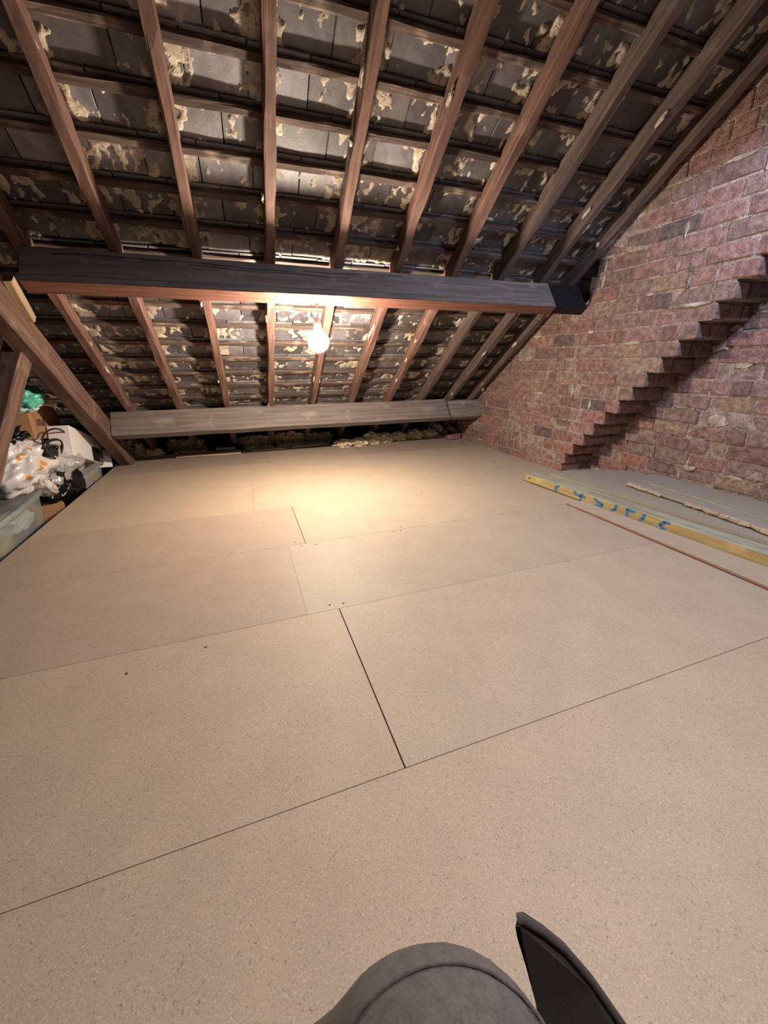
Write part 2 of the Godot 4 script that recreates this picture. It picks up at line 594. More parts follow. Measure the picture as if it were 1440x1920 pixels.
func build_floor() -> void:
	var fl := setting("floor", "chipboard sheets laid over the attic joists as a floor")
	var t := 0.022
	# [z far, z near, left x, right x, tone, half gap at the far edge, near edge, left end, right end]
	var rows := [
		[-0.644, 0.12, -2.4, 3.4, 0, 0.0009, 0.001, 0.001, 0.001], [0.12, 0.9, -2.4, 3.4, 2, 0.001, 0.001, 0.001, 0.001], [0.9, 2.6, -2.4, 3.4, 0, 0.001, 0.001, 0.001, 0.001],
		[-1.40, -0.644, -2.2, 0.283, 0, 0.0006, 0.0009, 0.001, 0.002], [-1.40, -0.644, 0.283, 2.2, 2, 0.0006, 0.0009, 0.002, 0.001],
		[-2.11, -1.40, -1.36, 0.145, 3, 0.0005, 0.0006, 0.001, 0.0002], [-2.11, -1.40, 0.145, 2.2, 1, 0.0007, 0.0008, 0.0002, 0.001],
		[-2.78, -2.11, -1.36, 0.247, 3, 0.0002, 0.0004, 0.001, 0.0016], [-2.78, -2.11, 0.247, 2.86, 4, 0.0002, 0.0007, 0.0016, 0.001],
		[-3.52, -2.78, -1.36, -0.02, 0, 0.0002, 0.0002, 0.001, 0.0004], [-3.52, -2.78, -0.02, 2.86, 4, 0.0002, 0.0002, 0.0004, 0.001],
		[-4.26, -3.52, -1.36, 0.9, 0, 0.0002, 0.0002, 0.001, 0.0002], [-4.26, -3.52, 0.9, 2.86, 2, 0.0002, 0.0002, 0.0002, 0.001],
		[-5.03, -4.26, -1.36, 0.2, 3, 0.001, 0.0002, 0.001, 0.0002], [-4.97, -4.26, 0.2, 1.25, 0, 0.001, 0.0002, 0.0002, 0.0002], [-5.25, -4.26, 1.25, 2.86, 3, 0.001, 0.0002, 0.0002, 0.001],
	]
	for r in rows:
		var s := Shape.new()
		var x0: float = r[2] + r[7]
		var x1: float = r[3] - r[8]
		var z0: float = r[0] + r[5]
		var z1: float = r[1] - r[6]
		s.box(Vector3((x0 + x1) / 2, -t / 2 + rng.randf_range(-0.0003, 0.0003), (z0 + z1) / 2), Vector3((x1 - x0) / 2, 0, 0), Vector3(0, t / 2, 0), Vector3(0, 0, (z1 - z0) / 2), 0.0006)
		put("floor_board", s, M["chip%d" % r[4]], fl)
	# the strip of floor along the brick wall
	for r in [[-2.11, -0.1, 2.228, 3.2, 2], [-2.88, -2.115, 2.865, 3.2, 1]]:
		var s := Shape.new()
		s.box(Vector3((r[2] + r[3]) / 2, -t / 2 + (0.010 if r[0] > -2.2 else 0.002), (r[0] + r[1]) / 2), Vector3((r[3] - r[2]) / 2, 0, 0), Vector3(0, t / 2, 0), Vector3(0, 0, (r[1] - r[0]) / 2), 0.002)
		put("floor_board", s, M["chip%d" % r[4]], fl)
	# screw heads sunk in the boards
	var spots := [Vector2(0.22, -2.08), Vector2(0.30, -2.07), Vector2(0.19, -2.14), Vector2(0.80, -2.09), Vector2(0.85, -2.09), Vector2(0.87, -2.14), Vector2(1.62, -2.1), Vector2(0.31, -1.43), Vector2(0.25, -1.44), Vector2(-0.25, -1.33), Vector2(-0.50, -1.28), Vector2(0.6, -2.83), Vector2(1.3, -2.75)]
	var head := Shape.new()
	head.lathe(Vector3.ZERO, PackedVector2Array([Vector2(0.0004, 0.0012), Vector2(0.004, 0.0012), Vector2(0.005, 0.0)]), 10)
	var hm := head.mesh()
	for p in spots:
		copy_of("screw_head", hm, M.wire, fl, Vector3(p.x, 0.0003, p.y))
	# what lies below the boards
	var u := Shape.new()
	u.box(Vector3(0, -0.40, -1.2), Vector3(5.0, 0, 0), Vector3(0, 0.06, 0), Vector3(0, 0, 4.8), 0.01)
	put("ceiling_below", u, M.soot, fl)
	for k in 11:
		beam("joist", Vector3(-1.33, -0.13, -4.9 + k * 0.62), Vector3(3.3, -0.13, -4.9 + k * 0.62), Vector3(0, 0, 0.03), Vector3(0, 0.10, 0), M.rafter_grey, fl, 0.002, 2, 0.004, 100 + k)
	# torn far edge of the boards
	for p in [[-0.85, 0.16, -5.07], [0.42, 0.10, -5.09], [0.62, 0.14, -5.10], [0.93, 0.1, -5.12]]:
		var s := Shape.new()
		s.box(Vector3(p[0], -0.008, p[2]), Vector3(p[1], 0, 0.01), Vector3(0.004, 0.008, 0), Vector3(0, 0, 0.035), 0.003, 0.004, rng)
		put("torn_edge", s, M.chip_raw, fl)


func seen(p: Vector3) -> bool:
	# whether the photograph's frame holds this point
	var c := cam_basis().inverse() * (p - Vector3(0, 1, 0))
	if c.z > -0.05:
		return false
	var x := c.x / -c.z * 718.6
	var y := c.y / -c.z * 718.6
	return absf(x) < 740 and absf(y) < 980


func cam_basis() -> Basis:
	return Basis(Vector3(0.94213525, -0.00569888, 0.33518456), Vector3(0.12619426, 0.9323372, -0.33885446), Vector3(-0.31057394, 0.3615451, 0.87910691)).orthonormalized()


const GAUGE := 0.2022
const RAFTERS := [-1.05, -0.605, -0.16, 0.28, 0.725, 1.172, 1.63, 2.06, 2.46, 2.775]


func build_roof() -> void:
	var c := setting("ceiling", "underside of the slated roof: dark slates on battens with crumbling lime torching")
	# outer shell of the roof, above the slates
	for side in 2:
		var s := Shape.new()
		var ridge := on_roof(0, 5.2, SLATE_UNDER + 0.10)
		var dir := UP_SLOPE if side == 0 else Vector3(0, 0.595, -0.804)
		var nrm := INWARD if side == 0 else Vector3(0, -0.804, -0.595)
		s.box(ridge - dir * 3.4 - nrm * 0.06, Vector3(5.2, 0, 0), dir * 3.4, nrm * 0.04, 0.005)
		put("roof_shell", s, M.soot, c)
	# battens
	for k in 21:
		var s := 0.49 + GAUGE * k
		if k > 17:
			s = 0.49 + GAUGE * k
		var f := noise(1.3, 900 + k, 2)
		var a := on_roof(-3.4, s, SLATE_UNDER, 0.012)
		var b := on_roof(2.86, s, SLATE_UNDER, 0.012)
		beam("batten", a, b, UP_SLOPE * 0.019, INWARD * 0.014, M.batten, c, 0.008, 60, 0.005, 200 + k)
	# slates
	var sh := []
	for i in 4:
		var s := Shape.new()
		# half size 1 x 1 in the plane; scaled when placed
		s.box(Vector3.ZERO, Vector3(0.13, 0, 0), Vector3(0, 0.14, 0), Vector3(0, 0, 0.006), 0.002, 0.0012, rng)
		sh.append(s.mesh())
	var list := []
	var eye := Vector3(0, 1, 0)
	for k in 20:
		var x := -3.5 + (0.135 if k % 2 else 0.0) + rng.randf_range(-0.03, 0.03)
		while x < 2.95:
			var w := rng.randf_range(0.245, 0.275)
			var mid := on_roof(x + w / 2, 0.49 + GAUGE * (k - 0.5))
			list.append([x + w / 2, k, w, mid, mid.distance_to(eye) + (0.0 if seen(mid) else 100.0)])
			x += w + 0.004
	var order := list.duplicate()
	order.sort_custom(func(a, b): return a[4] < b[4])
	var limit: float = order[289][4]
	var tilt := 0.055
	var up := (UP_SLOPE + INWARD * tilt).normalized()
	var nrm := up.cross(Vector3.RIGHT).normalized()
	var rest := Shape.new()
	for e in list:
		var skew := rng.randf_range(-0.008, 0.008)
		var at: Vector3 = e[3] - INWARD * (0.010 + rng.randf_range(0, 0.003))
		var tone := rng.randi_range(0, 5)
		if e[0] > 1.75 and tone in [2, 3]:
			tone = 1
		if e[4] <= limit:
			var b := Basis(Vector3.RIGHT * (e[2] / 0.26), up, nrm).rotated(nrm, skew)
			copy_of("slate", sh[rng.randi_range(0, 3)], M["slate%d" % tone], c, at, b)
		else:
			rest.box(at, Vector3(e[2] / 2, 0, 0), up * 0.14, nrm * 0.006, 0.002)
	var r := put("slate_courses", rest, M.slate0, c)
	r.set_meta("kind", "stuff")
	# lime torching, pushed up between the battens and now half fallen off
	var n1 := noise(3.4, 5, 4)
	var n2 := noise(13.0, 6, 4)
	var n3 := noise(0.9, 8, 2)
	var cell := 0.0095
	for k in 19:
		var s0 := 0.49 + GAUGE * (k - 1) + 0.02
		var nv := int((GAUGE - 0.03) / cell) + 2
		var x0 := -2.3
		var nu := int((2.86 - x0) / cell)
		var h := PackedFloat32Array()
		h.resize(nu * nv)
		for j in nv:
			var s := s0 + j * cell
			var fr := (s - s0) / (GAUGE - 0.03)
			for i in nu:
				var x := x0 + i * cell
				var near := 9.0
				for rx in RAFTERS:
					near = minf(near, absf(x - rx))
				var bias := -0.38 + 0.36 * exp(-pow((near - 0.04) / 0.05, 2)) + 0.14 * fr + 0.25 * n3.get_noise_2d(x, s)
				if s < 2.1:
					bias += 0.06
				if x > 1.9:
					bias -= 0.12
				h[j * nu + i] = (0.75 * n1.get_noise_2d(x * 1.3, s * 1.0 + k * 7) + 0.8 * n2.get_noise_2d(x * 1.25, s * 0.8) + bias)
		var shp := Shape.new()
		var made := {}
		for j in nv - 1:
			for i in nu - 1:
				var q := [j * nu + i, j * nu + i + 1, (j + 1) * nu + i + 1, (j + 1) * nu + i]
				if h[q[0]] <= 0 and h[q[1]] <= 0 and h[q[2]] <= 0 and h[q[3]] <= 0:
					continue
				var id := []
				for m in q:
					if not made.has(m):
						made[m] = shp.v.size()
						var xx: float = x0 + (m % nu) * cell
						var ss: float = s0 + (m / nu) * cell
						var lag: float = (0.49 + GAUGE * (k - 0.5) - ss) * tilt
						var tall: float = clampf(h[m] * 0.045, -0.006, 0.007) + (0.002 * n2.get_noise_2d(xx * 2, ss * 2) if h[m] > 0.03 else 0.0)
						shp.v.append(on_roof(xx, ss, SLATE_UNDER, -0.006 - lag + tall))
						shp.n.append(Vector3.ZERO)
						shp.uv.append(Vector2.ZERO)
					id.append(made[m])
				for t in [[0, 1, 2], [0, 2, 3]]:
					var a: int = id[t[0]]
					var b: int = id[t[1]]
					var d: int = id[t[2]]
					var fn := (shp.v[d] - shp.v[a]).cross(shp.v[b] - shp.v[a])
					if fn.dot(INWARD) < 0:
						var sw := b
						b = d
						d = sw
						fn = -fn
					shp.ix.append_array([a, b, d])
					shp.n[a] += fn
					shp.n[b] += fn
					shp.n[d] += fn
		for i in shp.n.size():
			shp.n[i] = shp.n[i].normalized() if shp.n[i].length_squared() > 1e-20 else INWARD
		if shp.v.size():
			var o := put("lime_torching", shp, M.lime, c)
			o.set_meta("kind", "stuff")


func brick_variants(length: float, count: int) -> Array:
	var out := []
	for i in count:
		var s := Shape.new()
		s.box(Vector3.ZERO, Vector3(0.0625, 0, 0), Vector3(0, 0.0465, 0), Vector3(0, 0, length / 2), 0.006, 0.0022, rng)
		out.append(s.mesh())
	return out


func tint(y: float, z: float) -> int:
	var r := rng.randf()
	if r < 0.03:
		return 7
	if r < 0.07:
		return 8
	if r < 0.26:
		return 4 if y < 0.7 and z < -2.4 else 6
	return rng.randi_range(0, 3) if rng.randf() < 0.75 else rng.randi_range(5, 6)


const COURSE := 0.1062
const CORNER := [-2.876, -2.850, -2.772, -2.676, -2.585, -2.490, -2.385, -2.290, -2.200, -2.115, -2.019, -1.925, -1.842, -1.760, -1.675, -1.59, -1.51, -1.43, -1.35, -1.27, -1.19, -1.11, -1.03, -0.95, -0.87, -0.8]


func build_brick() -> void:
	var stretch := brick_variants(0.252, 7)
	var head := brick_variants(0.118, 6)
	var w := setting("chimney_breast", "red brick chimney breast whose edge steps out course by course as it rises")
	var back := Shape.new()
	for k in CORNER.size():
		var y0 := k * COURSE - 0.03
		if k == 0:
			y0 = -0.03
		var y1 := y0 + COURSE
		var yc := y0 + 0.0475
		var corner: float = CORNER[k]
		# where the course meets the roof
		var far := (y0 + 0.05 - SLATE_UNDER + 0.03) / SLOPE
		if y0 > 1.36 and y0 < 1.86:
			far = maxf(far, -2.93 + (y0 - 1.376) * 0.42 + rng.randf_range(-0.03, 0.05))
		if k < 4:
			far = -5.15 + 0.11 * k + rng.randf_range(-0.04, 0.04)
		var z := corner
		var use_head := k % 2 == 1
		var first := true
		while z > far + 0.06:
			var len := 0.118 if use_head else 0.252
			if rng.randf() < 0.2:
				use_head = not use_head
				len = 0.118 if use_head else 0.252
			if z - len < far - 0.1:
				len = z - far
			var zc := z - len / 2
			var ms: Array = head if len < 0.16 else stretch
			var nominal := 0.118 if len < 0.16 else 0.252
			var b := Basis().scaled(Vector3(1, 1, len / nominal)).rotated(Vector3.UP, rng.randf_range(-0.02, 0.02)).rotated(Vector3.RIGHT, rng.randf_range(-0.012, 0.012))
			var tone := tint(yc, zc)
			copy_of("brick", ms[rng.randi_range(0, ms.size() - 1)], M["brick%d" % tone], w, Vector3(WALL_X + 0.0625 + rng.randfn() * 0.004, yc + rng.randf_range(-0.002, 0.002), zc), b)
			z -= len + 0.011
			use_head = not use_head if rng.randf() < 0.6 else use_head
			first = false
		# the return into the recess
		var x := WALL_X + 0.125 + 0.01
		var flip := k % 2 == 0
		while x < RECESS_X - 0.02:
			var len: float = minf(0.118 if flip else 0.252, RECESS_X - x)
			var nominal := 0.118 if len < 0.16 else 0.252
			var ms: Array = head if len < 0.16 else stretch
			var b := Basis().scaled(Vector3(1, 1, len / nominal)).rotated(Vector3.UP, PI / 2)
			copy_of("brick", ms[rng.randi_range(0, ms.size() - 1)], M["brick%d" % tint(yc, -2.5)], w, Vector3(x + len / 2, yc, corner - 0.0625 + rng.randfn() * 0.003), b)
			x += len + 0.011
			flip = not flip
		back.box(Vector3((WALL_X + 0.006 + RECESS_X) / 2, (y0 + y1) / 2, (far + corner - 0.010) / 2), Vector3((RECESS_X - WALL_X - 0.006) / 2, 0, 0), Vector3(0, COURSE / 2, 0), Vector3(0, 0, (corner - 0.010 - far) / 2), 0.001)
	put("mortar", back, M.brick_mortar, w)
	# pointing squeezed out of the joints on the lit face
	var smear := noise(9.0, 77, 3)
	for k in 46:
		var kk := rng.randi_range(1, 20)
		var y := kk * COURSE - 0.03
		var zz: float = rng.randf_range(maxf(-4.6, (y - SLATE_UNDER) / SLOPE + 0.15), CORNER[kk] - 0.08)
		if y > 1.36 and y < 1.9:
			zz = maxf(zz, -2.75)
		var s := Shape.new()
		var tall := rng.randf() < 0.4
		s.lump(Vector3(WALL_X, y + (0.04 if tall else -0.005), zz), Vector3(0.006, 0, 0), Vector3(0, 0.045 if tall else 0.010, 0), Vector3(0, 0, 0.011 if tall else rng.randf_range(0.03, 0.09)), smear, 0.9, 0.3, 14, 9)
		put("mortar_smear", s, M.lime if rng.randf() < 0.45 else M.brick_mortar, w)
	# the wall set back beside it
	var r := setting("wall_right", "rough red brick wall set back to the right of the stepped chimney breast")
	back = Shape.new()
	for k in 26:
		var y0 := k * COURSE - 0.075
		var yc := y0 + 0.0475
		var z: float = CORNER[k] + rng.randf_range(-0.12, 0.0)
		var use_head := k % 3 == 1
		while z < 0.2 and k < 25:
			var len := 0.118 if use_head else 0.252
			len *= rng.randf_range(0.93, 1.04)
			var zc := z + len / 2
			if seen(Vector3(RECESS_X, yc, zc - 0.1)):
				var nominal := 0.118 if use_head else 0.252
				var ms: Array = head if use_head else stretch
				var b := Basis().scaled(Vector3(1, 1.0, len / nominal)).rotated(Vector3.UP, rng.randf_range(-0.04, 0.04)).rotated(Vector3.RIGHT, rng.randf_range(-0.02, 0.02))
				copy_of("brick", ms[rng.randi_range(0, ms.size() - 1)], M["brick%d" % tint(yc, zc)], r, Vector3(RECESS_X + 0.0625 + rng.randfn() * 0.007, yc + rng.randf_range(-0.004, 0.004), zc), b)
			z += len + 0.014
			use_head = rng.randf() < 0.4
	back.box(Vector3(RECESS_X + 0.103, 1.3, -1.5), Vector3(0.095, 0, 0), Vector3(0, 1.75, 0), Vector3(0, 0, 4.4), 0.002)
	put("mortar", back, M.brick_mortar, r)
	for k in 34:
		var y := rng.randi_range(0, 13) * COURSE - 0.08
		var zz := rng.randf_range(-2.4, -1.2)
		var s := Shape.new()
		s.lump(Vector3(RECESS_X + 0.006, y + rng.randf_range(-0.01, 0.04), zz), Vector3(0.01, 0, 0), Vector3(0, rng.randf_range(0.012, 0.04), 0), Vector3(0, 0, rng.randf_range(0.012, 0.06)), smear, 0.9, 0.3, 14, 9)
		put("mortar_smear", s, M.brick_mortar if rng.randf() < 0.6 else M.lime, r)


func build_shell() -> void:
	# the other walls of the attic, mostly dark or behind the camera
	var l := setting("wall_left", "dark gable wall at the far left end of the attic")
	var s := Shape.new()
	s.box(Vector3(-4.9, 1.3, -1.5), Vector3(0.1, 0, 0), Vector3(0, 1.75, 0), Vector3(0, 0, 4.4), 0.002)
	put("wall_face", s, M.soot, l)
	var e := setting("wall_front", "dark masonry below the eaves behind the lower purlin")
	s = Shape.new()
	s.box(Vector3(-0.7, 0.05, -5.75), Vector3(4.2, 0, 0), Vector3(0, 0.45, 0), Vector3(0, 0, 0.1), 0.002)
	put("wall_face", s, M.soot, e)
	var b := setting("wall_back", "wall behind the camera under the other roof slope")
	s = Shape.new()
	s.box(Vector3(-0.7, 0.5, 2.9), Vector3(4.2, 0, 0), Vector3(0, 1.0, 0), Vector3(0, 0, 0.1), 0.002)
	put("wall_face", s, M.brick_mortar, b)


# ---------------------------------------------------------------- timbers
func build_timbers() -> void:
	var where := ["reddish rafter at the dark left end, first from the left", "reddish rafter meeting the purlin's left end, second from the left", "third reddish rafter from the left, a pale splinter on it", "reddish rafter standing upright in view, next left of the bulb", "reddish rafter that passes right behind the glowing bulb", "reddish rafter next to the right of the bulb's rafter", "reddish rafter two along to the right from the bulb's rafter", "greyish rafter three along to the right from the bulb's rafter", "greyish rafter last but one before the brick chimney breast", "dark rafter hard against the face of the brick chimney breast"]
	for i in RAFTERS.size():
		var x: float = RAFTERS[i]
		var a := on_roof(x, -0.1, RAFTER_UNDER, 0)
		var b := on_roof(x + 0.012, 5.0, RAFTER_UNDER, 0)
		var t := thing("rafter", where[i], "rafter", a, "sloping roof rafters")
		var half := INWARD * 0.055
		beam("timber", a - half, b - half, Vector3(0.028, 0, 0), half, M.rafter if i < 7 else M.rafter_grey, t, 0.011, 60, 0.006, 300 + i)
		# splinters and nubs of lime stuck to its edges
		var f := noise(3.0, 400 + i, 2)
		for k in 7:
			var sl := rng.randf_range(0.4, 3.7)
			var s := Shape.new()
			s.lump(on_roof(x + (0.029 if rng.randf() < 0.35 else -0.031), sl, RAFTER_UNDER, rng.randf_range(-0.05, 0.0)), Vector3(0.008, 0, 0), UP_SLOPE * rng.randf_range(0.012, 0.05), INWARD * rng.randf_range(0.008, 0.02), f, 0.9, 0.2, 12, 8)
			put("lime_nub", s, M.lime, t)
	# the purlin: deep face square to the slope
	var top := Vector3(0, 1.615, -3.0)
	var x0 := -1.04
	var x1 := 2.52
	var deep := INWARD * 0.1165
	var mid := top + deep - UP_SLOPE * 0.0434
	var p := thing("purlin", "deep grey roof beam crossing under the rafters above the bulb", "roof beam", Vector3(x0, mid.y, mid.z), "purlins across the rafters")
	beam("timber", Vector3(x0, mid.y, mid.z), Vector3(x1, mid.y, mid.z), UP_SLOPE * 0.0434, deep, M.purlin, p, 0.006, 70, 0.005, 501)
	var edge := beam("underside_face", Vector3(x0, mid.y, mid.z) + deep * 1.005, Vector3(x1, mid.y, mid.z) + deep * 1.005, UP_SLOPE * 0.0425, deep.normalized() * 0.004, M.purlin_edge, p, 0.003, 70, 0.002, 502)
	edge.set_meta("label", "reddish cleaner underside of the beam")
	var burnt := beam("sooty_end", Vector3(x1, mid.y, mid.z), Vector3(2.85, mid.y, mid.z), UP_SLOPE * 0.040, deep * 0.97, M.soot, p, 0.006, 8, 0.005, 503)
	burnt.set_meta("label", "soot black end of the beam where it enters the brick")
	for q in [[-0.9, 0.4, 0.05], [-0.2, 0.8, 0.07], [0.5, 1.2, 0.04]]:
		var s := Shape.new()
		var path := PackedVector3Array()
		var face := top + UP_SLOPE * 0.0006
		for i in 14:
			var t: float = lerpf(q[0], q[1], i / 13.0)
			path.append(Vector3(t, face.y, face.z) + INWARD * (q[2] + 0.012 * sin(t * 3.1) + 0.005 * sin(t * 11.0)))
		s.tube(path, 0.0022, 5)
		put("drying_crack", s, M.wire, p)
	# the lower purlin near the eaves, lapped at its right end
	top = Vector3(0, 0.585, -4.40)
	deep = INWARD * 0.126
	mid = top + deep - UP_SLOPE * 0.0434
	p = thing("purlin", "lower grey beam along the eaves just above the floor's far edge", "roof beam", Vector3(-1.2, mid.y, mid.z), "purlins across the rafters")
	beam("timber", Vector3(-1.2, mid.y, mid.z), Vector3(2.36, mid.y, mid.z), UP_SLOPE * 0.0434, deep, M.plate, p, 0.005, 50, 0.005, 511)
	mid += UP_SLOPE * -0.05 + INWARD * -0.02
	p = thing("purlin", "short darker beam lapped behind the right end of the lower eaves beam, built into brick", "roof beam", Vector3(2.2, mid.y, mid.z), "purlins across the rafters")
	beam("timber", Vector3(2.2, mid.y, mid.z), Vector3(2.95, mid.y, mid.z), UP_SLOPE * 0.0434, deep * 0.93, M.purlin, p, 0.005, 14, 0.005, 512)
	# principal rafter, strut and cleat at the left
	var under := 3.475
	var high := 3.735
	var hd := INWARD * ((high - under) * 0.804 / 2)
	var a := on_roof(-1.262, -0.33, high, 0) + hd
	var b := on_roof(-1.262, 4.9, high, 0) + hd
	p = thing("principal_rafter", "heavy brown sloping truss timber at left, its foot on the deck's far corner", "roof beam", a)
	beam("timber", a, b, Vector3(0.055, 0, 0), hd, M.strut, p, 0.008, 40, 0.008, 521)
	var q0 := Vector3(-1.70, -0.3, -2.50)
	var q1 := Vector3(-1.31, 1.13, -3.33)
	var dir := (q1 - q0).normalized()
	var side := dir.cross(Vector3(0, 0.5, 0.86)).normalized()
	p = thing("strut", "rough leaning brown prop at the left edge, under the sloping truss timber", "timber prop", q0)
	beam("timber", q0, q1, side * 0.058, side.cross(dir) * 0.058, M.strut, p, 0.012, 24, 0.01, 523)
	p = thing("cleat", "small pale wooden block nailed to the truss timber beside the purlin's end", "wood block", Vector3(-1.17, 1.36, -3.2))
	beam("timber", Vector3(-1.185, 1.47, -3.12), Vector3(-1.185, 1.27, -3.26), Vector3(0.024, 0, 0), Vector3(0, -0.02, 0.026), M.pale_wood, p, 0.004, 6, 0.006, 527)
	p = thing("ceiling_tie", "dark horizontal tie beam behind the prop at the left edge", "roof beam", Vector3(-3.4, 1.15, -3.75))
	beam("timber", Vector3(-3.4, 1.17, -3.8), Vector3(-1.33, 1.17, -3.8), Vector3(0, 0.08, 0), Vector3(0, 0, 0.04), M.rafter_grey, p, 0.006, 12, 0.006, 529)




# ---------------------------------------------------------------- loose wood on the floor
func stroke(s: Shape, pts: Array, at: Vector3, along: Vector3, up: Vector3, out: Vector3, wide: float) -> void:
	for i in pts.size() - 1:
		var a: Vector2 = pts[i]
		var b: Vector2 = pts[i + 1]
		var d := (b - a).normalized()
		var q := Vector2(-d.y, d.x) * wide / 2
		a -= d * wide * 0.25
		b += d * wide * 0.25
		var c := []
		for p in [a - q, b - q, b + q, a + q]:
			c.append(at + along * p.x + up * clampf(p.y, 0.001, 0.0595) + out * 0.0007)
		s.quad(c[0], c[1], c[2], c[3], out)
		for e in 4:
			s.quad(c[e], c[(e + 1) % 4], c[(e + 1) % 4] - out * 0.0007, c[e] - out * 0.0007, (c[e] + c[(e + 1) % 4]) / 2 - (c[0] + c[2]) / 2)


func build_loose_wood() -> void:
	# the yellow treated timber
	var a := Vector3(2.305, 0.0405, -2.70)
	var b := Vector3(2.46, 0.0405, -0.75)
	var along := (b - a).normalized()
	var across := Vector3(0, 1, 0).cross(along).normalized()     # towards the wall or away from it
	if across.x < 0:
		across = -across
	var t := thing("timber_length", "long yellow treated timber lying along the right side, blue letters sprayed on its edge", "timber", Vector3(2.38, 0, -1.7))
	var mid := across * 0.078
	beam("timber", a + mid, b + mid, across * 0.078, Vector3(0, 0.030, 0), M.treated_top, t, 0.003, 30, 0.006, 601)
	var f := beam("timber_edge", a - across * 0.0005, b - across * 0.0005, across * 0.002, Vector3(0, 0.0295, 0), M.treated, t, 0.0012, 30, 0.0008, 602)
	f.set_meta("label", "yellow stained edge of the timber")
	var s := Shape.new()
	var face := a - across * 0.0032 - Vector3(0, 0.03, 0)
	var w := 0.021
	var letters := [
		[0.34, [[Vector2(0.035, 0.055), Vector2(0.005, 0.042), Vector2(0.0, 0.015), Vector2(0.02, 0.004)]]],
		[0.56, [[Vector2(-0.04, 0.056), Vector2(-0.02, 0.034), Vector2(0.06, 0.034)], [Vector2(0.035, 0.056), Vector2(0.02, 0.03), Vector2(0.03, 0.004)]]],
		[0.73, [[Vector2(-0.025, 0.052), Vector2(0.0, 0.034), Vector2(0.04, 0.026), Vector2(0.035, 0.010), Vector2(-0.01, 0.005)]]],
		[0.86, [[Vector2(0.015, 0.056), Vector2(0.01, 0.02), Vector2(-0.015, 0.005)]]],
		[0.96, [[Vector2(0.0, 0.056), Vector2(0.0, 0.004)], [Vector2(-0.01, 0.052), Vector2(0.045, 0.050)]]],
		[1.06, [[Vector2(0.012, 0.056), Vector2(0.008, 0.022), Vector2(-0.012, 0.005)]]],
		[1.18, [[Vector2(0.05, 0.054), Vector2(0.02, 0.05), Vector2(0.0, 0.026), Vector2(0.015, 0.006), Vector2(0.03, 0.005)]]],
	]
	for l in letters:
		for line in l[1]:
			stroke(s, line, face + along * l[0], along, Vector3.UP, -across, w)
		put("sprayed_letter", s, M.blue_paint, t)
		s = Shape.new()
	var o: MeshInstance3D
	s = Shape.new()
	s.lathe(Vector3.ZERO, PackedVector2Array([Vector2(0.0004, 0.002), Vector2(0.009, 0.0015), Vector2(0.010, 0.0)]), 12)
	copy_of("knot", s.mesh(), M.wire, t, a + along * 0.045 - across * 0.002 + Vector3(0, 0.004, 0), Basis(Vector3(0, 0, 1), PI / 2))
	# thin strip along the raised edge of the floor
	t = thing("wood_strip", "thin reddish strip lying in the dark gap where the floor sheets end at right", "wood strip", Vector3(2.21, 0, -1.4))
	beam("strip", Vector3(2.2045, -0.007, -2.04), Vector3(2.2045, -0.007, -0.6), Vector3(0.0035, 0, 0), Vector3(0, 0.005, 0), M.rust, t, 0.001, 16, 0.002, 611)
	beam("strip", Vector3(2.224, -0.006, -2.03), Vector3(2.224, -0.006, -0.6), Vector3(0.002, 0, 0), Vector3(0, 0.006, 0), M.rust, t, 0.001, 16, 0.002, 612)
	# loose chipboard sheets against the recessed wall, resting on an offcut
	t = thing("chipboard_sheet", "lower grey chipboard sheet lying loose between the yellow timber and the brick wall", "chipboard sheet", Vector3(2.9, 0.068, -1.7), "loose sheets by the brick wall")
	s = Shape.new()
	s.plate(PackedVector3Array([Vector3(2.46, 0.094, -2.58), Vector3(2.60, 0.094, -2.615), Vector3(2.72, 0.094, -2.57), Vector3(2.96, 0.094, -2.53), Vector3(3.185, 0.094, -2.40), Vector3(3.185, 0.094, -0.6), Vector3(2.605, 0.094, -0.6)]), Vector3(0, -0.021, 0))
	put("sheet", s, M.chip_grey, t)
	t = thing("chipboard_sheet", "upper grey chipboard sheet with a pale broken edge, against the foot of the brick", "chipboard sheet", Vector3(2.95, 0.104, -1.5), "loose sheets by the brick wall")
	s = Shape.new()
	var ed := PackedVector3Array()
	var ef := noise(6.0, 613, 3)
	for i in 25:
		var q := i / 24.0
		ed.append(Vector3(lerpf(2.742, 2.575, q * q * 0.75 + 0.25 * q) + 0.012 * ef.get_noise_1d(q * 3.0), 0.125, lerpf(-2.06, -0.7, q)))
	var outl := PackedVector3Array([Vector3(3.185, 0.125, -0.7), Vector3(3.185, 0.125, -2.16), Vector3(2.96, 0.125, -2.20)])
	outl.append_array(ed)
	s.plate(outl, Vector3(0, -0.019, 0))
	put("sheet", s, M.chip_grey, t)
	s = Shape.new()
	for i in 24:
		if i in [5, 6, 7]:
			continue
		var m2 := (ed[i] + ed[i + 1]) / 2
		s.box(m2 + Vector3(-0.004, -0.010, 0), Vector3(0.008, 0.002, 0), Vector3(0, 0.0095, 0), (ed[i + 1] - ed[i]) * 0.5, 0.003, 0.002, rng)
	o = put("broken_edge", s, M.chip_raw, t)
	o.set_meta("label", "pale splintered edge of the sheet")
	t = thing("board_offcut", "narrow pale strip of board lying on top of the upper chipboard sheet by the brick", "board offcut", Vector3(2.9, 0.125, -1.5))
	beam("board", Vector3(2.86, 0.131, -1.95), Vector3(2.81, 0.131, -0.9), Vector3(0.022, 0, 0), Vector3(0, 0.006, 0), M.chip_grey, t, 0.002, 12, 0.002, 615)
	t = thing("support_batten", "rough batten propping up the loose chipboard sheets beside the yellow timber", "batten", Vector3(2.9, 0, -2.3))
